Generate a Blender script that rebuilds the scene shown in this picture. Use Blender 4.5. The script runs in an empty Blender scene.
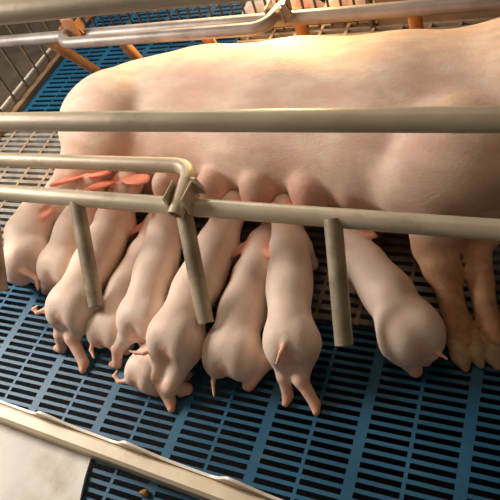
import bpy, math, random
import numpy as np
from mathutils import Vector, Matrix

random.seed(4)
rng = np.random.RandomState(7)
SC = bpy.context.scene
COL = SC.collection

# ------------------------------------------------------------------ camera
CAM_H = 1.25
FPX = 608.52
AX = np.array([0.9023799, 0.08537902, -0.42239903])
AY = np.array([0.32238577, -0.7841816, 0.53021376])
AZ = np.array([-0.28596842, -0.61462968, -0.73515469])
cam_d = bpy.data.cameras.new('camera')
cam_d.sensor_fit = 'HORIZONTAL'; cam_d.sensor_width = 36; cam_d.lens = 36 * FPX / 500
cam_d.clip_start = 0.02; cam_d.clip_end = 50
cam = bpy.data.objects.new('camera', cam_d); COL.objects.link(cam)
M = Matrix(((AX[0], -AX[1], -AX[2], 0), (AY[0], -AY[1], -AY[2], 0), (AZ[0], -AZ[1], -AZ[2], CAM_H), (0, 0, 0, 1)))
cam.matrix_world = M
SC.camera = cam


def P(u, v, z):
    """room point that lies at height z along the photograph's sight line (u, v)"""
    d = np.array([u - 250, v - 250, FPX]); w = np.array([d @ AX, d @ AY, d @ AZ])
    return w * ((z - CAM_H) / w[2]) + np.array([0, 0, CAM_H])


# ------------------------------------------------------------------ world, lights, exposure
world = bpy.data.worlds.new('barn_air'); SC.world = world; world.use_nodes = True
wb = world.node_tree.nodes['Background']
wb.inputs[0].default_value = (1.0, 0.79, 0.60, 1); wb.inputs[1].default_value = 0.12


def area(name, loc, target, size, power, color, sy=None, spread=180):
    l = bpy.data.lights.new(name, 'AREA'); l.energy = power; l.color = color
    l.shape = 'RECTANGLE'; l.size = size; l.size_y = sy or size; l.spread = math.radians(spread)
    o = bpy.data.objects.new(name, l); COL.objects.link(o); o.location = loc
    o.rotation_euler = (Vector(target) - Vector(loc)).to_track_quat('-Z', 'Y').to_euler()
    return o


area('side_window_light', (-2.45, 0.75, 1.25), (-1.1, 0.7, 0.1), 0.85, 60, (1.0, 0.93, 0.85), 0.85)
area('back_window_light', (-1.9, 3.5, 1.7), (-1.3, 1.6, 0.1), 1.0, 42, (1.0, 0.95, 0.86), 0.8)
area('overhead_fill', (-0.9, 1.2, 2.6), (-0.8, 0.9, 0.1), 1.2, 9, (1.0, 0.82, 0.62))  # added soft fill from above, no real fixture behind it
hl = bpy.data.lights.new('heat_lamp_light', 'SPOT'); hl.energy = 165; hl.color = (1.0, 0.62, 0.22)
hl.spot_size = math.radians(148); hl.spot_blend = 0.8; hl.shadow_soft_size = 0.035
hlo = bpy.data.objects.new('heat_lamp_light', hl); COL.objects.link(hlo); hlo.location = (-0.90, 1.98, 0.50)
hlo.rotation_euler = (Vector((-0.85, 1.3, 0.25)) - hlo.location).to_track_quat('-Z', 'Y').to_euler()
SC.view_settings.view_transform = 'Standard'; SC.view_settings.look = 'None'
SC.view_settings.gamma = 1; SC.view_settings.exposure = 0.08; SC.view_settings.use_curve_mapping = False


# ------------------------------------------------------------------ materials
def mat(name, c1, c2=None, rough=0.5, metal=0.0, scale=8, bump=0.0, bscale=60, sss=0.0, srad=(0.02, 0.006, 0.004),
        c3=None, s3=3.0, t3=(0.55, 0.7), attr=None, stretch=(1, 1, 1), spec=0.5, detail=6, mott=False):
    m = bpy.data.materials.new(name); m.use_nodes = True
    nt = m.node_tree; N = nt.nodes; L = nt.links
    b = N['Principled BSDF']
    tc = N.new('ShaderNodeTexCoord')
    mp = N.new('ShaderNodeMapping'); mp.inputs['Scale'].default_value = stretch
    L.new(tc.outputs['Object'], mp.inputs[0])
    n = N.new('ShaderNodeTexNoise'); n.inputs['Scale'].default_value = scale; n.inputs['Detail'].default_value = detail
    L.new(mp.outputs[0], n.inputs['Vector'])
    r = N.new('ShaderNodeValToRGB'); r.color_ramp.elements[0].position = 0.35; r.color_ramp.elements[1].position = 0.65
    r.color_ramp.elements[0].color = (*c1, 1); r.color_ramp.elements[1].color = (*(c2 or c1), 1)
    L.new(n.outputs[0], r.inputs[0])
    out = r.outputs[0]
    if c3:
        n3 = N.new('ShaderNodeTexNoise'); n3.inputs['Scale'].default_value = s3; n3.inputs['Detail'].default_value = 8
        n3.inputs['Roughness'].default_value = 0.65
        L.new(mp.outputs[0], n3.inputs['Vector'])
        r3 = N.new('ShaderNodeValToRGB'); r3.color_ramp.elements[0].position = t3[0]; r3.color_ramp.elements[1].position = t3[1]
        r3.color_ramp.elements[0].color = (0, 0, 0, 1); r3.color_ramp.elements[1].color = (1, 1, 1, 1)
        L.new(n3.outputs[0], r3.inputs[0])
        mx = N.new('ShaderNodeMix'); mx.data_type = 'RGBA'
        L.new(r3.outputs[0], mx.inputs[0]); L.new(out, mx.inputs[6]); mx.inputs[7].default_value = (*c3, 1)
        out = mx.outputs[2]
    if attr:
        at = N.new('ShaderNodeAttribute'); at.attribute_name = attr
        mx = N.new('ShaderNodeMix'); mx.data_type = 'RGBA'; mx.blend_type = 'MULTIPLY'; mx.inputs[0].default_value = 1
        L.new(out, mx.inputs[6]); L.new(at.outputs['Color'], mx.inputs[7]); out = mx.outputs[2]
    if mott:                                               # dried dirt where the skin is marked as dirty
        n4 = N.new('ShaderNodeTexNoise'); n4.inputs['Scale'].default_value = 38; n4.inputs['Detail'].default_value = 6
        L.new(tc.outputs['Object'], n4.inputs['Vector'])
        r4 = N.new('ShaderNodeValToRGB'); r4.color_ramp.elements[0].position = 0.42; r4.color_ramp.elements[1].position = 0.66
        L.new(n4.outputs[0], r4.inputs[0])
        sp = N.new('ShaderNodeSeparateColor'); L.new(at.outputs['Color'], sp.inputs[0])
        m1 = N.new('ShaderNodeMath'); m1.operation = 'MULTIPLY_ADD'; m1.use_clamp = True
        m1.inputs[1].default_value = -1.9; m1.inputs[2].default_value = 1.55; L.new(sp.outputs[2], m1.inputs[0])
        m2 = N.new('ShaderNodeMath'); m2.operation = 'MULTIPLY'; L.new(m1.outputs[0], m2.inputs[0]); L.new(r4.outputs[0], m2.inputs[1])
        mx = N.new('ShaderNodeMix'); mx.data_type = 'RGBA'; L.new(m2.outputs[0], mx.inputs[0]); L.new(out, mx.inputs[6])
        mx.inputs[7].default_value = (0.37, 0.20, 0.095, 1); out = mx.outputs[2]
    L.new(out, b.inputs['Base Color'])
    b.inputs['Roughness'].default_value = rough; b.inputs['Metallic'].default_value = metal
    b.inputs['Specular IOR Level'].default_value = spec
    if sss:
        b.inputs['Subsurface Weight'].default_value = sss; b.inputs['Subsurface Radius'].default_value = srad
        b.inputs['Subsurface Scale'].default_value = 1.0
    if bump:
        bn = N.new('ShaderNodeTexNoise'); bn.inputs['Scale'].default_value = bscale; bn.inputs['Detail'].default_value = 4
        L.new(mp.outputs[0], bn.inputs['Vector'])
        bp = N.new('ShaderNodeBump'); bp.inputs['Strength'].default_value = bump; bp.inputs['Distance'].default_value = 0.004
        L.new(bn.outputs[0], bp.inputs['Height']); L.new(bp.outputs[0], b.inputs['Normal'])
    return m


MT = {}
MT['piglet'] = mat('piglet_skin', (0.83, 0.62, 0.495), (0.90, 0.72, 0.595), 0.5, scale=14, bump=0.25, bscale=220, sss=0.3,
                   srad=(0.009, 0.004, 0.003), attr='tint', spec=0.35)
MT['sow'] = mat('sow_skin', (0.67, 0.47, 0.355), (0.80, 0.605, 0.48), 0.55, scale=26, bump=0.32, bscale=210, sss=0.25, mott=True,
                srad=(0.014, 0.005, 0.003), attr='tint', stretch=(0.55, 1, 1), spec=0.3, c3=(0.72, 0.42, 0.33), s3=11, t3=(0.45, 0.75))
MT['hoof'] = mat('hoof_horn', (0.40, 0.24, 0.13), (0.58, 0.40, 0.25), 0.55, scale=40, bump=0.3)
MT['eye'] = mat('eye_dark', (0.01, 0.008, 0.006), rough=0.15)
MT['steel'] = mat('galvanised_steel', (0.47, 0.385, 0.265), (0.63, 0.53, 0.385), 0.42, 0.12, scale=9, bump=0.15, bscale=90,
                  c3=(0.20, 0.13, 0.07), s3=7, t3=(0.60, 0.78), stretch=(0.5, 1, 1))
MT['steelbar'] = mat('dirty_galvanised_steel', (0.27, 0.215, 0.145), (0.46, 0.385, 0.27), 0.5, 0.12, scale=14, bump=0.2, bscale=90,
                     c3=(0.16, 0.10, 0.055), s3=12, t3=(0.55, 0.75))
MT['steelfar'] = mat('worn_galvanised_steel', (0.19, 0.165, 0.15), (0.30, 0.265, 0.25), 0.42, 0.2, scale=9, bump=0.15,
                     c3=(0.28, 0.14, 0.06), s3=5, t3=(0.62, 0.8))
MT['rust'] = mat('rusty_steel', (0.30, 0.125, 0.05), (0.42, 0.22, 0.11), 0.65, 0.15, scale=18, bump=0.4)
MT['blue'] = mat('blue_plastic', (0.008, 0.076, 0.148), (0.015, 0.110, 0.205), 0.40, scale=6, bump=0.1, bscale=150,
                 c3=(0.05, 0.12, 0.15), s3=9, t3=(0.58, 0.75), spec=0.25)
MT['cast'] = mat('cast_grating', (0.20, 0.185, 0.165), (0.33, 0.31, 0.28), 0.5, 0.2, scale=25, bump=0.3,
                 c3=(0.26, 0.15, 0.08), s3=8)
MT['castbar'] = mat('rusty_cross_bar', (0.26, 0.185, 0.115), (0.38, 0.295, 0.205), 0.6, scale=20)
MT['pit'] = mat('pit_dark', (0.004, 0.004, 0.004), (0.012, 0.011, 0.010), 0.9, scale=5)
MT['aisle'] = mat('aisle_dirt', (0.03, 0.02, 0.012), (0.06, 0.04, 0.022), 0.85, scale=10, bump=0.6, bscale=30,
                  c3=(0.20, 0.15, 0.06), s3=14, t3=(0.66, 0.78))
MT['wire'] = mat('wire_steel', (0.13, 0.10, 0.07), (0.20, 0.155, 0.11), 0.5, 0.3, scale=20)
MT['lightwire'] = mat('pale_wire', (0.5, 0.44, 0.34), (0.62, 0.55, 0.44), 0.5, scale=30)
MT['brownwire'] = mat('brown_wire', (0.08, 0.045, 0.03), (0.12, 0.075, 0.05), 0.6, scale=20)
MT['wood'] = mat('brown_panel', (0.17, 0.10, 0.055), (0.27, 0.17, 0.095), 0.7, scale=7, bump=0.3)
MT['kerb'] = mat('aged_white_plastic', (0.74, 0.60, 0.41), (0.82, 0.70, 0.51), 0.45, scale=14, c3=(0.55, 0.36, 0.18), s3=10,
                 t3=(0.56, 0.8), sss=0.1)
MT['flange'] = mat('white_plastic', (0.80, 0.72, 0.62), (0.85, 0.78, 0.70), 0.4, scale=10, sss=0.2)
MT['mat'] = mat('dirty_white_mat', (0.50, 0.45, 0.38), (0.62, 0.57, 0.50), 0.5, scale=6, c3=(0.34, 0.25, 0.14), s3=7,
                t3=(0.46, 0.70), bump=0.15, bscale=30)
MT['dung'] = mat('brown_crumb', (0.30, 0.12, 0.03), (0.4, 0.18, 0.05), 0.8, scale=60)
MT['wall'] = mat('barn_wall', (0.20, 0.15, 0.10), (0.28, 0.21, 0.15), 0.85, scale=3, bump=0.3)
MT['ceil'] = mat('barn_ceiling', (0.25, 0.22, 0.18), (0.3, 0.27, 0.22), 0.9, scale=3)
MT['strap'] = mat('sand_bed', (0.55, 0.38, 0.2), (0.68, 0.5, 0.3), 0.8, scale=12, bump=0.4)
MT['lampred'] = mat('lamp_shade_metal', (0.35, 0.32, 0.28), (0.4, 0.37, 0.33), 0.35, 0.8)


# ------------------------------------------------------------------ object helpers
def link_mesh(name, verts, faces, material, parent=None, smooth=True, loc=None):
    me = bpy.data.meshes.new(name)
    v = np.asarray(verts, dtype=np.float64)
    if parent is not None and loc is None:
        loc = np.zeros(3)
    if loc is None:
        mn, mxx = v.min(0), v.max(0)
        loc = np.array([(mn[0] + mxx[0]) / 2, (mn[1] + mxx[1]) / 2, mn[2]])
    v = v - loc
    me.from_pydata(v.tolist(), [], [tuple(int(i) for i in f) for f in faces])
    me.polygons.foreach_set('use_smooth', [smooth] * len(me.polygons))
    me.materials.append(material)
    o = bpy.data.objects.new(name, me); COL.objects.link(o)
    o.location = loc
    if parent is not None:
        o.parent = parent
        o.location = np.array(loc) - np.array(parent.location)
    return o


def tag(o, label=None, cat=None, group=None, kind=None):
    if label: o['label'] = label
    if cat: o['category'] = cat
    if group: o['group'] = group
    if kind: o['kind'] = kind
    return o


def empty(name, loc):
    o = bpy.data.objects.new(name, None); COL.objects.link(o); o.location = loc; o.empty_display_size = 0.05
    return o


class MB:
    def __init__(s): s.v = []; s.f = []; s.sharp = False

    def add(s, v, f):
        n = len(s.v); s.v += [tuple(map(float, p)) for p in v]; s.f += [tuple(i + n for i in q) for q in f]; return s

    def box(s, a, b, bev=0.0):
        (x0, y0, z0), (x1, y1, z1) = a, b
        v = [(x0, y0, z0), (x1, y0, z0), (x1, y1, z0), (x0, y1, z0), (x0, y0, z1), (x1, y0, z1), (x1, y1, z1), (x0, y1, z1)]
        if bev:
            v = v[:4]
            e = bev
            v += [(x0, y0, z1 - e), (x1, y0, z1 - e), (x1, y1, z1 - e), (x0, y1, z1 - e),
                  (x0 + e, y0 + e, z1), (x1 - e, y0 + e, z1), (x1 - e, y1 - e, z1), (x0 + e, y1 - e, z1)]
            f = [(3, 2, 1, 0), (8, 9, 10, 11)]
            for k in range(4):
                j = (k + 1) % 4; f += [(k, j, 4 + j, 4 + k), (4 + k, 4 + j, 8 + j, 8 + k)]
            return s.add(v, f)
        return s.add(v, [(3, 2, 1, 0), (4, 5, 6, 7), (0, 1, 5, 4), (1, 2, 6, 5), (2, 3, 7, 6), (3, 0, 4, 7)])

    def tube(s, pts, r, n=16, caps=True, hollow=0.0):
        pts = [np.array(p, float) for p in pts]
        m = len(pts)
        rr = r if isinstance(r, (list, tuple)) else [r] * m
        tang = []
        for i in range(m):
            t = pts[min(i + 1, m - 1)] - pts[max(i - 1, 0)]; tang.append(t / np.linalg.norm(t))
        up = np.array([0, 0, 1.0])
        if abs(tang[0] @ up) > 0.9: up = np.array([0, 1.0, 0])
        nrm = np.cross(tang[0], up); nrm /= np.linalg.norm(nrm)
        V = []; F = []
        for i in range(m):
            nrm = nrm - tang[i] * (nrm @ tang[i]); nrm /= np.linalg.norm(nrm)
            bn = np.cross(tang[i], nrm)
            for k in range(n):
                a = 2 * math.pi * k / n
                V.append(pts[i] + rr[i] * (math.cos(a) * nrm + math.sin(a) * bn))
        for i in range(m - 1):
            for k in range(n):
                k2 = (k + 1) % n
                F.append((i * n + k, i * n + k2, (i + 1) * n + k2, (i + 1) * n + k))
        if hollow:
            for e, (i, sgn) in enumerate(((0, 1), (m - 1, -1))):
                base = len(V)
                for depth in (0, hollow):
                    for k in range(n):
                        q = V[i * n + k]; V.append(pts[i] + (q - pts[i]) * 0.82 + tang[i] * sgn * depth)
                for k in range(n):
                    k2 = (k + 1) % n
                    A = (i * n + k, i * n + k2, base + k2, base + k); B = (base + k, base + k2, base + n + k2, base + n + k)
                    F += [A[::-1], B[::-1]] if sgn > 0 else [A, B]
                F.append(tuple(base + n + k for k in range(n)))
        elif caps:
            F.append(tuple(range(n))[::-1]); F.append(tuple((m - 1) * n + k for k in range(n)))
        return s.add(V, F)

    def build(s, name, material, parent=None, smooth=False, loc=None):
        o = link_mesh(name, s.v, s.f, material, parent, smooth, loc)
        if smooth:
            o.data.polygons.foreach_set('use_smooth', [True] * len(o.data.polygons))
            try: o.data.set_sharp_from_angle(angle=math.radians(40))
            except Exception: pass
        return o


# ------------------------------------------------------------------ organic surfaces (distance fields -> one skin)
class Field:
    """Smoothly joined tapered limbs and ellipsoids, turned into one closed skin."""
    def __init__(s): s.pr = []

    def cap(s, a, b, ra, rb, k=0.015, tint=None, op='+'):
        s.pr.append(('c', np.array(a, float), np.array(b, float), ra, rb, k, tint, op)); return s

    def ell(s, c, r, R=None, k=0.015, tint=None, op='+'):
        s.pr.append(('e', np.array(c, float), np.array(r, float), np.eye(3) if R is None else R, 0, k, tint, op)); return s

    def chain(s, pts, rad, k=0.015, tint=None):
        for i in range(len(pts) - 1): s.cap(pts[i], pts[i + 1], rad[i], rad[i + 1], k, tint)
        return s

    @staticmethod
    def bounds(p):
        if p[0] == 'c':
            r = max(p[3], p[4]); return np.minimum(p[1], p[2]) - r, np.maximum(p[1], p[2]) + r
        e = np.sqrt(((p[3] * p[2][None, :]) ** 2).sum(1)); return p[1] - e, p[1] + e

    @staticmethod
    def dist(p, X, Y, Z):
        if p[0] == 'c':
            a, b, ra, rb = p[1], p[2], p[3], p[4]; ba = b - a; L = float(ba @ ba) + 1e-12
            x, y, z = X - a[0], Y - a[1], Z - a[2]
            t = np.clip((x * ba[0] + y * ba[1] + z * ba[2]) / L, 0, 1)
            return np.sqrt((x - t * ba[0]) ** 2 + (y - t * ba[1]) ** 2 + (z - t * ba[2]) ** 2) - (ra + (rb - ra) * t)
        c, r, R = p[1], p[2], p[3]
        x, y, z = X - c[0], Y - c[1], Z - c[2]
        q = [R[0, i] * x + R[1, i] * y + R[2, i] * z for i in range(3)]
        k0 = np.sqrt(sum((q[i] / r[i]) ** 2 for i in range(3))); k1 = np.sqrt(sum((q[i] / r[i] ** 2) ** 2 for i in range(3)))
        return k0 * (k0 - 1) / (k1 + 1e-9)

    def mesh(s, cell):
        km = max(p[5] for p in s.pr) + 3 * cell
        bs = [s.bounds(p) for p in s.pr if p[7] == '+']
        lo = np.min([b[0] for b in bs], 0) - 0.02 - 2 * cell; hi = np.max([b[1] for b in bs], 0) + 0.02 + 2 * cell
        n = np.ceil((hi - lo) / cell).astype(int) + 1
        g = [(lo[i] + cell * np.arange(n[i])).astype(np.float32) for i in range(3)]
        F = np.full(n, 10.0, np.float32)
        for p in s.pr:
            b0, b1 = s.bounds(p)
            i0 = np.clip(np.floor((b0 - km - lo) / cell).astype(int), 0, n - 1); i1 = np.clip(np.ceil((b1 + km - lo) / cell).astype(int) + 1, 1, n)
            sl = tuple(slice(i0[i], i1[i]) for i in range(3))
            d = s.dist(p, g[0][sl[0]][:, None, None], g[1][sl[1]][None, :, None], g[2][sl[2]][None, None, :]).astype(np.float32)
            A = F[sl]; k = p[5]
            if p[7] == '+':
                h = np.clip(0.5 + 0.5 * (A - d) / k, 0, 1); F[sl] = A + (d - A) * h - k * h * (1 - h)
            else:
                h = np.clip(0.5 - 0.5 * (A + d) / k, 0, 1); F[sl] = A + (-d - A) * h + k * h * (1 - h)
        return s.nets(F, g, cell)

    @staticmethod
    def nets(F, g, cell):
        ins = F < 0
        c = [ins[a:ins.shape[0] - 1 + a, b:ins.shape[1] - 1 + b, e:ins.shape[2] - 1 + e] for a in (0, 1) for b in (0, 1) for e in (0, 1)]
        cnt = sum(x.astype(np.int8) for x in c)
        act = (cnt > 0) & (cnt < 8)
        idx = np.argwhere(act)
        vid = np.full(act.shape, -1, np.int64); vid[act] = np.arange(len(idx))
        acc = np.zeros((len(idx), 3)); w = np.zeros(len(idx))
        cor = [(a, b, e) for a in (0, 1) for b in (0, 1) for e in (0, 1)]
        for ci in cor:
            for ax in range(3):
                if ci[ax]: continue
                cj = list(ci); cj[ax] = 1
                fa = F[idx[:, 0] + ci[0], idx[:, 1] + ci[1], idx[:, 2] + ci[2]]; fb = F[idx[:, 0] + cj[0], idx[:, 1] + cj[1], idx[:, 2] + cj[2]]
                m = (fa < 0) != (fb < 0)
                t = fa[m] / (fa[m] - fb[m])
                q = np.tile(np.array(ci, float), (m.sum(), 1)); q[:, ax] = t
                acc[m] += q; w[m] += 1
        lo = np.array([x[0] for x in g])
        V = (idx + acc / w[:, None]) * cell + lo
        Q = []
        S = ins.shape
        for ax in range(3):
            b, e = (ax + 1) % 3, (ax + 2) % 3
            s0 = [slice(None)] * 3; s1 = [slice(None)] * 3
            s0[ax] = slice(0, S[ax] - 1); s1[ax] = slice(1, S[ax])
            cr = np.argwhere(ins[tuple(s0)] != ins[tuple(s1)])
            cr = cr[(cr[:, b] > 0) & (cr[:, e] > 0) & (cr[:, b] < S[b] - 1) & (cr[:, e] < S[e] - 1)]
            fl = ins[cr[:, 0], cr[:, 1], cr[:, 2]]
            def off(db, de):
                q = cr.copy(); q[:, b] -= db; q[:, e] -= de; return vid[q[:, 0], q[:, 1], q[:, 2]]
            q = np.stack([off(1, 1), off(0, 1), off(0, 0), off(1, 0)], 1)
            q[~fl] = q[~fl][:, ::-1]
            Q.append(q)
        return V, np.concatenate(Q)

    def build(s, name, cell, material, parent=None, base=(1, 1, 1), wob=0.0, relax=1):
        V, Q = s.mesh(cell)
        Q = Q[(Q >= 0).all(1)]
        for _ in range(relax):
            acc = np.zeros_like(V); w = np.zeros(len(V))
            for a in range(4):
                for b in ((a + 1) % 4, (a + 3) % 4):
                    np.add.at(acc, Q[:, a], V[Q[:, b]]); np.add.at(w, Q[:, a], 1)
            V = 0.5 * V + 0.5 * acc / np.maximum(w, 1)[:, None]
        tint = np.tile(np.array(base, float), (len(V), 1))
        for p in s.pr:
            if p[6] is None: continue
            col, width = p[6]
            d = s.dist(p, V[:, 0], V[:, 1], V[:, 2])
            wgt = np.clip(1 - d / width, 0, 1)[:, None]; wgt = wgt * wgt * (3 - 2 * wgt)
            tint = tint * (1 - wgt) + np.array(col) * wgt
        me = bpy.data.meshes.new(name)
        mn, mx = V.min(0), V.max(0); loc = np.array([(mn[0] + mx[0]) / 2, (mn[1] + mx[1]) / 2, mn[2]])
        if parent is not None: loc = np.array(parent.location)
        Vl = V - loc
        me.vertices.add(len(V)); me.vertices.foreach_set('co', Vl.astype(np.float32).ravel())
        me.loops.add(len(Q) * 4); me.loops.foreach_set('vertex_index', Q.astype(np.int32).ravel())
        me.polygons.add(len(Q)); me.polygons.foreach_set('loop_start', np.arange(0, len(Q) * 4, 4, dtype=np.int32))
        me.polygons.foreach_set('use_smooth', [True] * len(Q))
        me.update(calc_edges=True); me.validate()
        at = me.color_attributes.new('tint', 'FLOAT_COLOR', 'POINT')
        at.data.foreach_set('color', np.concatenate([tint, np.ones((len(V), 1))], 1).astype(np.float32).ravel())
        me.materials.append(material)
        o = bpy.data.objects.new(name, me); COL.objects.link(o)
        if parent is not None: o.parent = parent
        else: o.location = loc
        return o


def nrm(v): v = np.array(v, float); return v / (np.linalg.norm(v) + 1e-12)


def frame(a, up=(0, 0, 1)):
    """rotation whose columns are (a, side, top)"""
    a = nrm(a); sd = nrm(np.cross(up, a)); return np.stack([a, sd, np.cross(a, sd)], 1)


# ------------------------------------------------------------------ floor, walls, ceiling
def slatted(xlines, y0, y1, pitch, gap, zt, th, name, material):
    """one mesh: a plate with rows of slots. xlines = list of (x_start, x_end) slot columns"""
    xs = []
    xa, xb = xlines[0], xlines[1]
    cols = xlines[2]
    V = []; F = []
    edges = sorted(set([xa, xb] + [e for c in cols for e in c]))
    rows = []
    y = y0
    while y < y1 - 1e-6:
        rows.append((y, min(y + pitch - gap, y1), False))
        if y + pitch - gap < y1 - 1e-6: rows.append((y + pitch - gap, min(y + pitch, y1), True))
        y += pitch
    ss = {round(c[0], 5) for c in cols}
    def quad(a, b, c, d):
        n = len(V); V.extend([a, b, c, d]); F.append((n, n + 1, n + 2, n + 3))
    for (ya, yb, sl) in rows:
        if not sl:
            quad((xa, ya, zt), (xb, ya, zt), (xb, yb, zt), (xa, yb, zt)); continue
        for i in range(len(edges) - 1):
            e0, e1 = edges[i], edges[i + 1]
            if round(e0, 5) in ss:
                zb = zt - th
                quad((e0, ya, zt), (e0, ya, zb), (e1, ya, zb), (e1, ya, zt)); quad((e1, yb, zt), (e1, yb, zb), (e0, yb, zb), (e0, yb, zt))
                quad((e0, yb, zt), (e0, yb, zb), (e0, ya, zb), (e0, ya, zt)); quad((e1, ya, zt), (e1, ya, zb), (e1, yb, zb), (e1, yb, zt))
            else:
                quad((e0, ya, zt), (e1, ya, zt), (e1, yb, zt), (e0, yb, zt))
    return V, F


def cols_between(xa, xb):
    c = []
    k = -12
    while True:
        w = -0.508 + 0.21 * k; k += 1
        if w > xb: break
        for s0, s1 in ((w + 0.012, w + 0.101), (w + 0.109, w + 0.198)):
            if s0 > xa + 0.005 and s1 < xb - 0.005: c.append((s0, s1))
    return c


XL, XR = -2.0, 0.95
V = []; F = []
def addvf(r):
    n = len(V); V.extend(r[0]); F.extend([tuple(i + n for i in f) for f in r[1]])
addvf(slatted((XL, XR, cols_between(XL, XR)), -0.55, 0.71, 0.0210, 0.0122, 0.0, 0.006, '', None))
addvf(slatted((XL, -1.138, cols_between(XL, -1.13)), 1.43, 2.0, 0.030, 0.0150, 0.0, 0.004, '', None))
addvf(slatted((XL, XR, cols_between(XL, XR)), 2.0, 2.75, 0.030, 0.0150, 0.0, 0.004, '', None))
fl = link_mesh('floor', V, F, MT['blue'], None, False, loc=np.zeros(3)); tag(fl, kind='structure')
m = MB()
y = 0.715
while y < 1.425:
    m.box((XL, y, -0.022), (XR, y + 0.015, 0.0)); y += 0.028
fl2 = m.build('floor_grating', MT['cast']); tag(fl2, kind='structure')
m = MB(); x = XL + 0.05
while x < XR:
    m.box((x, 0.712, -0.016), (x + 0.009, 1.428, 0.0012)); x += 0.105
c_ = m.build('cross_bars', MT['castbar'], fl2)
m = MB(); y = 1.435
while y < 1.985:
    m.box((-1.136, y, -0.022), (XR, y + 0.013, 0.0)); y += 0.036
fl3 = m.build('floor_back_grating', MT['castbar']); tag(fl3, kind='structure')
m = MB(); x = -1.10
while x < XR:
    m.box((x, 1.432, -0.016), (x + 0.012, 1.998, 0.0012)); x += 0.10
m.build('cross_bars', MT['castbar'], fl3)
m = MB(); m.box((-3.2, -1.3, -0.40), (1.6, 3.6, -0.36)); tag(m.build('floor_pit', MT['pit']), kind='structure')
m = MB(); m.box((-3.2, -1.3, -0.36), (-2.0, 3.6, -0.005)); tag(m.build('floor_aisle', MT['aisle']), kind='structure')
m = MB(); m.box((-3.28, -1.3, -0.36), (-3.2, 3.6, 2.7)); tag(m.build('wall_left', MT['wall']), kind='structure')
m = MB(); m.box((-3.28, 3.6, -0.36), (1.6, 3.68, 2.7)); tag(m.build('wall_back', MT['wall']), kind='structure')
m = MB(); m.box((1.6, -1.3, -0.36), (1.68, 3.68, 2.7)); tag(m.build('wall_right', MT['wall']), kind='structure')
m = MB(); m.box((-3.28, -1.38, 2.7), (1.68, 3.68, 2.76)); tag(m.build('ceiling', MT['ceil']), kind='structure')
# back creep strip past the slatted floor (solid bedding floor of the next pen)
m = MB(); m.box((-2.0, 2.75, -0.36), (1.6, 3.6, 0.0)); tag(m.build('floor_creep', MT['strap']), kind='structure')

# ------------------------------------------------------------------ farrowing crate sides
RP = 0.0218


def arc(c, r, a0, a1, n, ux, uz):
    return [np.array(c) + r * (math.cos(a0 + (a1 - a0) * i / n) * np.array(ux) + math.sin(a0 + (a1 - a0) * i / n) * np.array(uz)) for i in range(n + 1)]


def crate_side(yc, sg, label, material, fingers, zs, fmat, spl):
    """sg=-1: the side nearest us, whose fingers splay towards us; +1 the far side"""
    root = empty('farrowing_crate_side', (-0.5, yc, 0))
    tag(root, label, 'crate side')
    for z in zs:
        dz = 0.011 if (sg < 0 and z < 0.4) else 0.0
        MB().tube([(-1.98, yc, z + dz), (0.9, yc, z - 3 * dz)], RP).build('rail', material, root, True)
    for xx in ((-1.93, 0.85) if sg < 0 else (0.85,)):
        MB().tube([(xx, yc, 0.0), (xx, yc, max(zs) + 0.02)], 0.022).build('upright_post', material, root, True)
    # U shaped loop tube leaning in over the sow from the lowest rail
    R = 0.055; zh = 0.333; ya = yc - sg * 0.095
    pts = [(-0.759, yc + sg * 0.044, 0.312), (-0.757, yc + sg * 0.01, 0.322), (-0.757, yc - sg * 0.04, 0.333)]
    for i in range(0, 9):
        a = i / 8 * math.pi / 2
        pts.append((-0.757 - R * (1 - math.cos(a)), ya + sg * R * (1 - math.sin(a)), zh))
    pts += [(-1.2, ya, zh), (-1.49, ya, zh)]
    for i in range(1, 9):
        a = i / 8 * math.pi / 2
        pts.append((-1.49 - R * math.sin(a), ya + sg * R * (1 - math.cos(a)), zh))
    pts += [(-1.49 - R, yc - sg * 0.04, 0.333), (-1.49 - R, yc + sg * 0.01, 0.322), (-1.49 - R, yc + sg * 0.04, 0.305)]
    MB().tube(pts, 0.0195, hollow=0.03).build('loop_tube', material, root, True)
    # clamp plates and bolt where the loop meets the rail
    for xc in (-0.757, -1.545):
        for dx in (-0.025, 0.025):
            MB().box((xc + dx - 0.003, yc - 0.030, 0.300), (xc + dx + 0.003, yc + 0.030, 0.352), 0.002).build('clamp_plate', fmat if xc < -1 else material, root)
        m = MB(); x0 = xc + 0.028
        V3 = [(x0, yc - sg * 0.026, 0.312), (x0 + 0.030, yc - sg * 0.020, 0.318), (x0 + 0.012, yc - sg * 0.024, 0.362), (x0, yc - sg * 0.026, 0.362)]
        V3 += [(x, y + 0.007, z) for x, y, z in V3]
        m.add(V3, [(3, 2, 1, 0), (4, 5, 6, 7), (0, 1, 5, 4), (1, 2, 6, 5), (2, 3, 7, 6), (3, 0, 4, 7)])
        pl = m.build('bracket', fmat if xc < -1 else material, root)
        MB().tube([(x0 + 0.011, yc - sg * 0.022 - 0.008, 0.335), (x0 + 0.011, yc - sg * 0.022 + 0.012, 0.335)], 0.0065, 12).build('bolt', MT['rust'], pl, True)
    for (xt, xb) in fingers:
        top = np.array([xt, yc + sg * 0.008, 0.292]); bot = np.array([xb, yc + sg * spl[0], spl[1]])
        mid = top * 0.5 + bot * 0.5 + np.array([0, 0, 0])
        MB().tube([top, mid, bot], 0.0200, hollow=0.02).build('finger_bar', fmat, root, True)
    return root


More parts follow.
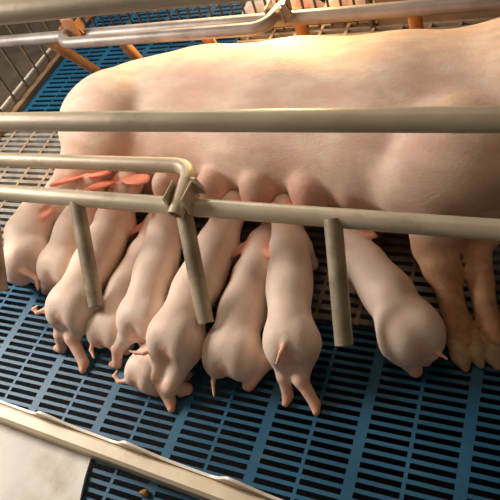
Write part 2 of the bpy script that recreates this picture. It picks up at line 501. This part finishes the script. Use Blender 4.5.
near = crate_side(0.80, -1, 'near side of the crate, pale galvanised rails in front of the sow with splayed bars', MT['steel'],
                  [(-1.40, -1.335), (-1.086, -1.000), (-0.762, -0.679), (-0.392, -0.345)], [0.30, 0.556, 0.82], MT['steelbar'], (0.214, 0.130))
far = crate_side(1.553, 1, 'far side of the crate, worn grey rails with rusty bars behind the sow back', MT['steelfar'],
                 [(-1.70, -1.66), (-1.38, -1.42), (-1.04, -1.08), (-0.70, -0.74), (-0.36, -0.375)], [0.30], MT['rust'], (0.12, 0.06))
pm = MB().box((-1.545, 1.520, 0.318), (-1.495, 1.528, 0.385), 0.003)
pp = pm.build('hanger_plate', MT['rust'], far)
for hx, hz in ((-1.53, 0.370), (-1.508, 0.340)):
    MB().tube([(hx, 1.517, hz), (hx, 1.5205, hz)], 0.009, 14).build('bolt_hole', MT['eye'], pp, True)

# ------------------------------------------------------------------ rear gate of wires (left) and wire fence (back)
gate = tag(empty('wire_gate', (-2.03, 1.5, 0)), 'upright wire gate over dark dirt at the left behind the sow rump', 'gate')
MB().box((-2.045, 0.55, 0.0), (-2.0, 2.9, 0.022), 0.003).build('bottom_rail', MT['wood'], gate)
MB().tube([(-2.045, 0.6, 0.048), (-2.045, 2.85, 0.048)], 0.009, 8).build('pale_bottom_wire', MT['lightwire'], gate, True)
MB().tube([(-2.045, 0.55, 0.9), (-2.045, 2.9, 0.9)], 0.015, 10).build('top_rail', MT['wire'], gate, True)
y = 0.6
while y < 2.86:
    MB().tube([(-2.035, y, 0.01), (-2.035, y, 0.9)], 0.006, 8).build('vertical_wire', MT['wire'], gate, True); y += 0.094
for yy in (0.56, 2.88):
    MB().tube([(-2.045, yy, 0.0), (-2.045, yy, 0.92)], 0.016, 10).build('gate_post', MT['wire'], gate, True)

fence = tag(empty('wire_fence', (-0.5, 1.95, 0)), 'brown wire mesh fence standing across the blue floor behind the crate', 'fence')
MB().tube([(-1.98, 1.95, 0.03), (-0.6, 1.95, 0.03)], 0.007, 8).build('bottom_rail', MT['brownwire'], fence, True)
MB().tube([(-1.98, 1.95, 0.5), (-0.6, 1.95, 0.5)], 0.009, 8).build('top_rail', MT['brownwire'], fence, True)
x = -1.95
while x < -0.62:
    MB().tube([(x, 1.95, 0.01 if x > -1.97 else 0), (x, 1.95, 0.5)], 0.0052, 6).build('vertical_wire', MT['brownwire'], fence, True); x += 0.048
for xx in (-1.98, -0.60):
    MB().tube([(xx, 1.95, 0.0), (xx, 1.95, 0.52)], 0.013, 10).build('fence_post', MT['brownwire'], fence, True)

bd_ = MB().box((-0.58, 1.95, 0.0), (0.95, 1.975, 0.16), 0.006).build('creep_board', MT['wood'], None)
tag(bd_, 'brown wooden board standing behind the crate at the upper right', 'board')

# heat lamp over the creep area, just above the picture
lamp = tag(empty('heat_lamp', (-0.90, 1.98, 0.50)), 'round metal heat lamp hanging over the pen behind the sow', 'lamp')
m = MB(); n = 24
prof = [(0.028, 0.13), (0.04, 0.11), (0.075, 0.06), (0.10, 0.0), (0.097, 0.0), (0.07, 0.055), (0.035, 0.10)]
VV = []; FF = []
for i, (r, z) in enumerate(prof):
    for k in range(n): VV.append((-0.90 + r * math.cos(2 * math.pi * k / n), 1.98 + r * math.sin(2 * math.pi * k / n), 0.50 + z))
for i in range(len(prof) - 1):
    for k in range(n): FF.append((i * n + k, i * n + (k + 1) % n, (i + 1) * n + (k + 1) % n, (i + 1) * n + k))
link_mesh('lamp_shade', VV, FF, MT['lampred'], lamp)
MB().tube([(-0.90, 1.98, 0.62), (-0.90, 1.98, 2.7)], 0.004, 8).build('cord', MT['eye'], lamp, True)

# ------------------------------------------------------------------ sow
DIRT = (0.66, 0.47, 0.33)
sow_root = empty('sow', (-0.6, 1.2, 0))
tag(sow_root, 'large pink sow lying on her side across the whole crate nursing the piglets', 'pig')
f = Field()
S = lambda x, y, z, r, k=0.08: f.ell((x, y, z), r, None, k)
# trunk
S(-1.13, 1.205, 0.205, (0.23, 0.215, 0.165), 0.05)
S(-0.92, 1.235, 0.205, (0.30, 0.240, 0.175), 0.05)
S(-0.64, 1.215, 0.210, (0.34, 0.268, 0.178), 0.05)
S(-0.35, 1.195, 0.215, (0.34, 0.278, 0.180), 0.05)
S(-0.02, 1.235, 0.225, (0.32, 0.265, 0.178), 0.05)
f.ell((-0.72, 1.09, 0.10), (0.42, 0.12, 0.09), None, 0.05)
# udder, one lump per gland
for (u, v, zz, r) in ((168, 184, 0.20, 0.046), (213, 187, 0.20, 0.050), (259, 187, 0.20, 0.054), (312, 186, 0.20, 0.062), (352, 190, 0.20, 0.045)):
    q = P(u, v, zz); f.ell(q, (r * 0.92, r * 1.15, r * 1.05), None, 0.012, ((1.0, 0.90, 0.87), 0.012))
# haunch and upper hind leg
f.ell((-1.165, 1.15, 0.250), (0.19, 0.18, 0.148), None, 0.010)
f.chain([(-1.19, 1.10, 0.235), (-1.27, 1.02, 0.18), (-1.36, 0.96, 0.12), (-1.39, 0.93, 0.07)], [0.105, 0.072, 0.048, 0.036], 0.025)
f.chain([(-1.10, 1.08, 0.09), (-1.24, 1.02, 0.075), (-1.33, 0.99, 0.055)], [0.08, 0.055, 0.04], 0.04)
# tail
f.chain([(-1.38, 1.25, 0.20), (-1.43, 1.27, 0.16), (-1.45, 1.25, 0.11)], [0.022, 0.013, 0.009], 0.02)
# shoulder and forelegs
f.ell((-0.18, 1.045, 0.258), (0.165, 0.17, 0.125), frame((1, 0.35, 0)), 0.012)
f.ell((-0.26, 0.96, 0.235), (0.085, 0.085, 0.085), None, 0.03)
LT0 = ((0.95, 0.80, 0.66), 0.02)
LT = ((0.88, 0.68, 0.50), 0.014)
LT2 = ((0.82, 0.60, 0.42), 0.014)
def leg(pts, r):
    for i in range(len(pts) - 1): f.cap(pts[i], pts[i + 1], r[i], r[i + 1], 0.025 if i == 0 else 0.006, (None, LT0, LT, LT, LT2, LT2)[i])
leg([np.array([-0.21, 0.96, 0.24]), P(434, 246, 0.125), P(446, 274, 0.09), P(451, 300, 0.06), P(459, 326, 0.043), P(463, 338, 0.036)], (0.085, 0.050, 0.036, 0.028, 0.030, 0.028))
leg([np.array([-0.08, 0.99, 0.13]), P(476, 246, 0.10), P(481, 282, 0.07), P(485, 308, 0.05), P(492, 330, 0.040), P(495, 338, 0.034)], (0.06, 0.033, 0.029, 0.025, 0.027, 0.026))
f.ell(P(440, 268, 0.10), (0.040, 0.040, 0.040), None, 0.015, ((0.84, 0.66, 0.50), 0.01))
for q in (P(451, 334, 0.050), P(481, 322, 0.050)):
    f.ell(q, (0.011, 0.018, 0.011), None, 0.005, (DIRT, 0.01))
# neck, head (beyond the right edge of the picture)
f.chain([(0.05, 1.20, 0.21), (0.30, 1.16, 0.185)], [0.195, 0.145], 0.10)
f.ell((0.43, 1.13, 0.165), (0.16, 0.125, 0.125), None, 0.06)
f.cap((0.50, 1.10, 0.15), (0.70, 1.04, 0.11), 0.09, 0.062, 0.04)
f.cap((0.70, 1.04, 0.11), (0.725, 1.033, 0.107), 0.064, 0.064, 0.006, ((1.0, 0.75, 0.7), 0.02))
f.ell((0.36, 1.25, 0.27), (0.115, 0.07, 0.014), frame((-0.5, 0.75, 0.25)), 0.02, ((1.0, 0.72, 0.66), 0.01))
f.ell((0.33, 1.02, 0.30), (0.10, 0.065, 0.013), frame((-0.6, -0.45, 0.15)), 0.02, ((1.0, 0.72, 0.66), 0.01))
f.build('body', 0.0085, MT['sow'], sow_root, base=(1, 1, 1), relax=2)
# hooves, two toes each
for (q, d) in ((P(464, 338, 0.034), nrm(P(470, 362, 0.02) - P(461, 336, 0.036))), (P(496, 336, 0.030), nrm(P(503, 360, 0.018) - P(494, 334, 0.032)))):
    sd = nrm(np.cross(d, (0, 0, 1)))
    for sgn in (-1, 1):
        h = Field()
        a = q + sd * sgn * 0.016; h.chain([a, a + d * 0.032 - np.array([0, 0, 0.006]), a + d * 0.058 - np.array([0, 0, 0.012])], [0.023, 0.0215, 0.009], 0.010)
        h.build('hoof', 0.003, MT['hoof'], sow_root)
for q in ((0.52, 1.12, 0.225),):
    h = Field(); h.ell(q, (0.014, 0.014, 0.010)); h.build('eye', 0.003, MT['eye'], sow_root)

# ------------------------------------------------------------------ piglets
EAR = ((1.10, 0.62, 0.50), 0.010)
PINK = ((1.02, 0.78, 0.72), 0.012)


def piglet(label, R, Mi, S_, H, N, s=1.0, feet=(), tail=(), fore=(), ear_up=0.5, group='nursing piglets', base=(1, 1, 1), cell=0.003, cleft=True, st=0.92, ear_col=(1.08, 0.66, 0.55), hk=0.012, es=1.0):
    t_ = s * st
    R, Mi, S_, H, N = [np.array(q, float) for q in (R, Mi, S_, H, N)]
    f = Field(); up = np.array([0, 0, 1.0])
    ax = nrm(Mi - R); sd = nrm(np.cross(ax, up)); tp = np.cross(sd, ax)
    axs = nrm(H - S_); sds = nrm(np.cross(axs, up)); tps = np.cross(sds, axs)
    f.chain([R, Mi, S_], [(0.048 + (hk > 0.03) * 0.004) * s, 0.0465 * (0.6 * s + 0.4 * t_), 0.045 * t_], 0.025 * s)
    f.ell(Mi * 0.6 + S_ * 0.4 - up * 0.010 * s, (0.06 * s, 0.047 * t_, 0.046 * t_), frame(nrm(S_ - R)), 0.03 * s)
    for q in (-1, 1):                                       # haunches
        f.ell(R + sd * q * 0.0245 * s - ax * 0.002 * s - tp * 0.008 * s, (0.054 * s, 0.034 * s, 0.049 * s), frame(ax), hk * s)
        f.ell(S_ + sds * q * 0.024 * t_ - up * 0.008 * s, (0.034 * t_, 0.025 * t_, 0.042 * t_), frame(axs), 0.012 * s)
    # rear: pink skin round the tail
    f.ell(R - ax * 0.046 * s - tp * 0.002 * s, (0.010 * s, 0.012 * s, 0.014 * s), frame(ax), 0.012 * s, ((1.03, 0.84, 0.79), 0.02))
    if cleft:
        f.cap(R - ax * 0.070 * s - tp * 0.030 * s, R - ax * 0.050 * s - tp * 0.075 * s, 0.010 * s, 0.014 * s, 0.016 * s, None, '-')
    f.cap(R - ax * 0.052 * s + tp * 0.022 * s, R - ax * 0.066 * s - tp * 0.03 * s, 0.006, 0.007, 0.016 * s, None, '-')
    # neck and head
    nk = S_ * 0.5 + H * 0.5
    f.chain([S_, nk, H], [0.043 * t_, 0.035 * t_, 0.035 * t_], 0.02 * s)
    hd = nrm(N - H); hs = nrm(np.cross(hd, up)); ht = np.cross(hs, hd)
    f.ell(H, (0.044 * t_, 0.035 * t_, 0.036 * t_), frame(hd), 0.02 * s)
    f.cap(H + hd * 0.02 * s, N, 0.030 * s, 0.0175 * s, 0.018 * s)
    f.cap(N, N + hd * 0.006 * s, 0.0185 * s, 0.0185 * s, 0.004, PINK)
    for q in (-1, 1):                                       # ears
        b = H - hd * 0.012 * s + hs * q * 0.026 * s + ht * 0.024 * s
        dr = nrm(-hd * 0.62 + hs * q * 0.62 + up * 0.32 * ear_up)
        nm = nrm(np.cross(dr, np.cross(hs * q * 0.35 + up * 0.9, dr)))
        Rm = np.stack([dr, np.cross(nm, dr), nm], 1)
        f.ell(b + dr * 0.024 * s * es, (0.038 * s * es, 0.023 * s * es, 0.0052), Rm, 0.008 * s, (ear_col, 0.010))
        f.ell(b + dr * 0.046 * s * es - up * 0.003, (0.022 * s * es, 0.012 * s * es, 0.0046), Rm, 0.008 * s, (ear_col, 0.010))
        f.ell(b + dr * 0.026 * s * es + nm * 0.0085, (0.026 * s * es, 0.014 * s * es, 0.0055), Rm, 0.003, None, '-')
        f.ell(H + hd * 0.026 * s + hs * q * 0.024 * s + ht * 0.014 * s, (0.005, 0.005, 0.004), None, 0.003, ((0.12, 0.08, 0.07), 0.004))
    # hind legs
    for i, ft in enumerate(feet):
        q = ft[0]; p = np.array(ft[1], float)
        hip = R + sd * q * 0.026 * s - tp * 0.026 * s - ax * 0.004 * s
        if len(ft) > 2:
            kn = np.array(ft[2], float)
        else:
            kn = hip * 0.5 + p * 0.5 - ax * 0.016 * s + up * 0.012 * s
        f.cap(hip, kn, 0.032 * s, 0.0155 * s, 0.018 * s)
        f.cap(kn, p + up * 0.012, 0.0150 * s, 0.0115 * s, 0.008 * s, ((1.02, 0.82, 0.75), 0.008))
        td = nrm(np.array([ax[0], ax[1], 0]) * 0.3 + np.array([p[0] - hip[0], p[1] - hip[1], 0]) * 4)
        f.cap(p + up * 0.011, p + up * 0.008 + td * 0.016 * s, 0.0115 * s, 0.0085 * s, 0.006 * s, ((0.95, 0.66, 0.55), 0.006))
    # front legs, folded to the floor
    for q in (-1, 1):
        sh = S_ + sds * q * 0.026 * s - up * 0.020 * s
        fx = np.array([sh[0], sh[1], 0]) + np.array([axs[0], axs[1], 0]) * 0.03 + sds * q * 0.012
        kn = np.array([sh[0], sh[1], max(sh[2] * 0.5, 0.018)]) - np.array([axs[0], axs[1], 0]) * 0.012 + sds * q * 0.012
        f.cap(sh, kn, 0.022 * s, 0.0135 * s, 0.014 * s); f.cap(kn, fx + up * 0.011, 0.0125 * s, 0.0105 * s, 0.008 * s, ((0.98, 0.78, 0.70), 0.006))
    if len(tail):
        tl = [np.array(t, float) for t in tail]
        rad = [0.0070 - 0.0038 * i / (len(tl) - 1) for i in range(len(tl))]
        rr = R - ax * 0.034 * s + tp * 0.012 * s
        f.cap(rr, tl[0], 0.011 * s, 0.0072, 0.010, ((1.03, 0.78, 0.70), 0.006)); f.chain(tl, rad, 0.004, ((1.03, 0.78, 0.70), 0.004))
    o = f.build('piglet', cell, MT['piglet'], None, base=base, relax=1)
    tag(o, label, 'piglet', group)
    return o


PG = [
    dict(label='leftmost piglet, curled sideways beside the grey floor grating', R=P(25, 259, .10), Mi=P(26, 234, .11), S_=P(38, 214, .11), H=P(58, 206, .10), N=P(74, 198, .10),
         s=1.24, es=0.7, feet=[(-1, P(28, 282, 0)), (1, P(42, 286, 0))], tail=[P(37, 279, .09), P(38, 290, .075)]),
    dict(label='piglet second from the left, mostly hidden between two others', R=P(60, 264, .10), Mi=P(74, 232, .11), S_=P(88, 203, .115), H=P(94, 180, .17), N=P(102, 166, .15), ear_col=(1.1, 0.5, 0.38),  # lamp glow through the ears is painted into their colour
         s=1.14, es=1.25, feet=[(-1, P(48, 292, 0)), (1, P(70, 296, 0))], tail=[], ear_up=0.8),
    dict(label='piglet under the leftmost visible crate bar, curly tail and splayed hind legs', R=P(72, 304, .115), Mi=P(94, 264, .115), S_=P(115, 218, .12), H=P(127, 185, .17), N=P(135, 170, .15), ear_col=(1.1, 0.5, 0.38),  # ears painted redder to stand for backlight from the heat lamp
         s=1.19, es=1.3, feet=[(-1, P(64, 350, 0), P(61, 334, .05)), (1, P(86, 365, 0), P(72, 338, .055))], tail=[P(50, 305, .115), P(43, 311, .112), P(37, 313, .115), P(33, 309, .12), P(37, 306, .125)], ear_up=0.5),
    dict(label='shaded piglet low down between the curly-tailed one and its pale neighbour', R=P(111, 325, .062), Mi=P(128, 290, .066), S_=P(146, 255, .07), H=P(158, 226, .07), N=P(166, 206, .08),
         s=1.12, feet=[(1, P(128, 352, 0))], tail=[P(94, 338, .06), P(91, 350, .05), P(94, 358, .045)], ear_up=0.0, es=0.7),
    dict(label='pale piglet with lit back just left of the clamp and its hanging bar', R=P(141, 316, .115), Mi=P(154, 272, .118), S_=P(166, 230, .12), H=P(168, 200, .15), N=P(170, 184, .14), ear_col=(1.1, 0.55, 0.42),  # backlit glow put into the ear colour, slightly weaker here
         s=1.08, feet=[(-1, P(119, 366, 0), P(118, 348, .05)), (1, P(146, 356, 0))], tail=[]),
    dict(label='piglet lying lowest, only its rump and tail showing under two others', R=P(147, 369, .050), Mi=P(164, 345, .045), S_=P(188, 305, .04), H=P(205, 275, .04), N=P(213, 252, .045),
         s=0.92, feet=[(-1, P(158, 394, 0)), (1, P(186, 380, 0))], tail=[P(131, 374, .05), P(126, 381, .045), P(119, 382, .045), P(114, 376, .05), P(117, 371, .055)]),
    dict(label='big pale piglet under the middle bar, tail held out left, legs crossed', R=P(175, 334, .118), Mi=P(195, 290, .112), S_=P(218, 243, .115), H=P(232, 208, .15), N=P(238, 192, .14),
         s=1.17, feet=[(-1, P(172, 403, 0), P(155, 376, .06)), (1, P(189, 391, 0), P(171, 386, .045))], tail=[P(154, 348, .12), P(144, 353, .12), P(136, 353, .12), P(130, 351, .125)], ear_up=1.0),
    dict(label='shaded plump piglet in the gap left of the centre piglet, tail straight down', R=P(231, 350, .068), Mi=P(242, 312, .074), S_=P(253, 275, .08), H=P(262, 247, .085), N=P(269, 226, .09),
         s=1.2, st=0.84, feet=[(1, P(250, 387, 0), P(266, 362, .04))], tail=[P(215, 370, .055), P(213, 382, .04), P(214, 396, .03)], ear_up=-0.2, es=0.65),
    dict(label='centre piglet standing straight on its hind legs between two bars', R=P(290, 338, .115), Mi=P(289, 290, .122), S_=P(290, 246, .125), H=P(285, 209, .15), N=P(290, 192, .14), ear_col=(1.1, 0.5, 0.38),  # extra red in the ears paints the lamp shining through them
         s=1.07, feet=[(-1, P(289, 398, 0), P(284, 376, .05)), (1, P(316, 406, 0), P(301, 380, .05))], tail=[P(286, 342, .148), P(281, 352, .152), P(276, 364, .14)], ear_up=1.0),
    dict(label='rightmost piglet, lying alone right of the last bar near the sow front hooves', R=P(410, 330, .088), Mi=P(389, 295, .09), S_=P(364, 262, .09), H=P(350, 240, .10), N=P(338, 222, .11),
         s=1.19, st=0.80, hk=0.02, feet=[(1, P(426, 362, 0)), (-1, P(416, 373, 0), P(410, 362, .03))], tail=[P(430, 347, .08), P(438, 353, .075), P(447, 359, .07)], ear_up=-0.3, es=0.42),
]
for d in PG: piglet(**d)

# sleeping piglets of the next pen, under the heat lamp
for i, (x, y, a, lab) in enumerate(((-1.08, 2.03, 0.05, 'left piglet asleep under the heat lamp behind the fence'), (-0.92, 2.12, 0.9, 'middle piglet asleep under the heat lamp behind the fence'),
                               (-0.74, 2.03, 0.15, 'right piglet asleep under the heat lamp behind the fence'))):
    dx = np.array([math.cos(a), math.sin(a), 0]); o = np.array([x, y, 0.052])
    piglet(lab, o, o + dx * 0.09, o + dx * 0.17, o + dx * 0.225 + np.array([0, 0, -0.012]), o + dx * 0.285 + np.array([0, 0, -0.025]), s=0.95, group='sleeping piglets', cell=0.004)

# ------------------------------------------------------------------ plastic kerb, mat, crumb
A = P(0, 412, 0.04)[:2]; B = P(180, 478, 0.04)[:2]; A, B = A - 0.25 * (B - A), B + 1.6 * (B - A)
d2 = nrm(B - A); n2 = np.array([-d2[1], d2[0]])
kerb = tag(empty('plastic_kerb', (*((A + B) / 2), 0)), 'long aged white plastic edging strip crossing the lower left corner', 'edging')
def prism(poly, a, b, name, material, parent, smooth=False):
    V = []; n = len(poly)
    for e in (a, b):
        for (t, z) in poly: V.append((e[0] + n2[0] * t, e[1] + n2[1] * t, z))
    F = [tuple(range(n)), tuple(range(n, 2 * n))[::-1]] + [((i + 1) % n, i, n + i, n + (i + 1) % n) for i in range(n)]
    return link_mesh(name, V, F, material, parent, smooth)
prism([(-0.020, 0.0), (0.018, 0.0), (0.019, 0.042), (0.012, 0.052), (-0.012, 0.052), (-0.019, 0.042)], A, B, 'strip', MT['kerb'], kerb)
VV = []; FF = []; L = np.linalg.norm(B - A); nn = 300
peaks = [float((P(u, v, 0.055)[:2] - A) @ d2) for u, v in ((-45, 385), (47, 415), (131, 446), (232, 485))]
for i in range(nn + 1):
    t = i / nn * L; q = A + d2 * t + n2 * 0.0200
    h = 0.048
    for pk in peaks:
        e = t - pk
        h = max(h, 0.048 + 0.034 * (math.exp(-(e / 0.03) ** 2) if e < 0 else math.exp(-(e / 0.07) ** 1.6)))
    for w, zz in ((0, 0.0), (0, h), (0.006, h), (0.006, 0.0)): VV.append((q[0] + n2[0] * w, q[1] + n2[1] * w, zz))
for i in range(nn):
    for k in range(4): FF.append((4 * i + k, 4 * (i + 1) + k, 4 * (i + 1) + (k + 1) % 4, 4 * i + (k + 1) % 4))
FF += [(0, 1, 2, 3), (4 * nn + 3, 4 * nn + 2, 4 * nn + 1, 4 * nn)]
link_mesh('scalloped_flange', VV, FF, MT['flange'], kerb, True).data.set_sharp_from_angle(angle=math.radians(50))

# mat
VV = []; FF = []; nx, ny = 40, 30
def matpt(i, j):
    y = 0.285 - 0.60 * j / ny
    xr = -0.865 - 0.035 * math.cos(min(j / ny * 6, 3.1)) + 0.02 * (j / ny)
    x = -1.75 + (xr + 1.75) * i / nx
    z = 0.012 + 0.004 * math.sin(x * 9 + y * 5) + 0.004 * math.sin(y * 14)
    return x, y, z
for top in (1, 0):
    for j in range(ny + 1):
        for i in range(nx + 1):
            x, y, z = matpt(i, j); VV.append((x, y, z if top else max(z - 0.007, 0.0005)))
n1 = (nx + 1) * (ny + 1)
for j in range(ny):
    for i in range(nx):
        a = j * (nx + 1) + i; q = (a, a + 1, a + nx + 2, a + nx + 1); FF.append(q[::-1]); FF.append(tuple(n1 + k for k in q))
bd = [i for i in range(nx + 1)] + [j * (nx + 1) + nx for j in range(1, ny + 1)] + [ny * (nx + 1) + i for i in range(nx - 1, -1, -1)] + [j * (nx + 1) for j in range(ny - 1, 0, -1)]
for i in range(len(bd)):
    a, b = bd[i], bd[(i + 1) % len(bd)]; FF.append((a, b, n1 + b, n1 + a))
mo = link_mesh('plastic_mat', VV, FF, MT['mat'], None, True); mo.data.set_sharp_from_angle(angle=math.radians(50))
tag(mo, 'dirty white plastic mat on the blue floor in the bottom left corner', 'mat')
q = P(144, 494, 0.004)
h = Field(); h.chain([q + [-0.006, 0, 0.003], q + [0.004, 0.003, 0.004], q + [0.010, -0.002, 0.003]], [0.005, 0.007, 0.004], 0.004)
tag(h.build('feed_crumb', 0.0015, MT['dung'], None), 'small orange brown crumb on the blue slats below the white edging', 'crumb')
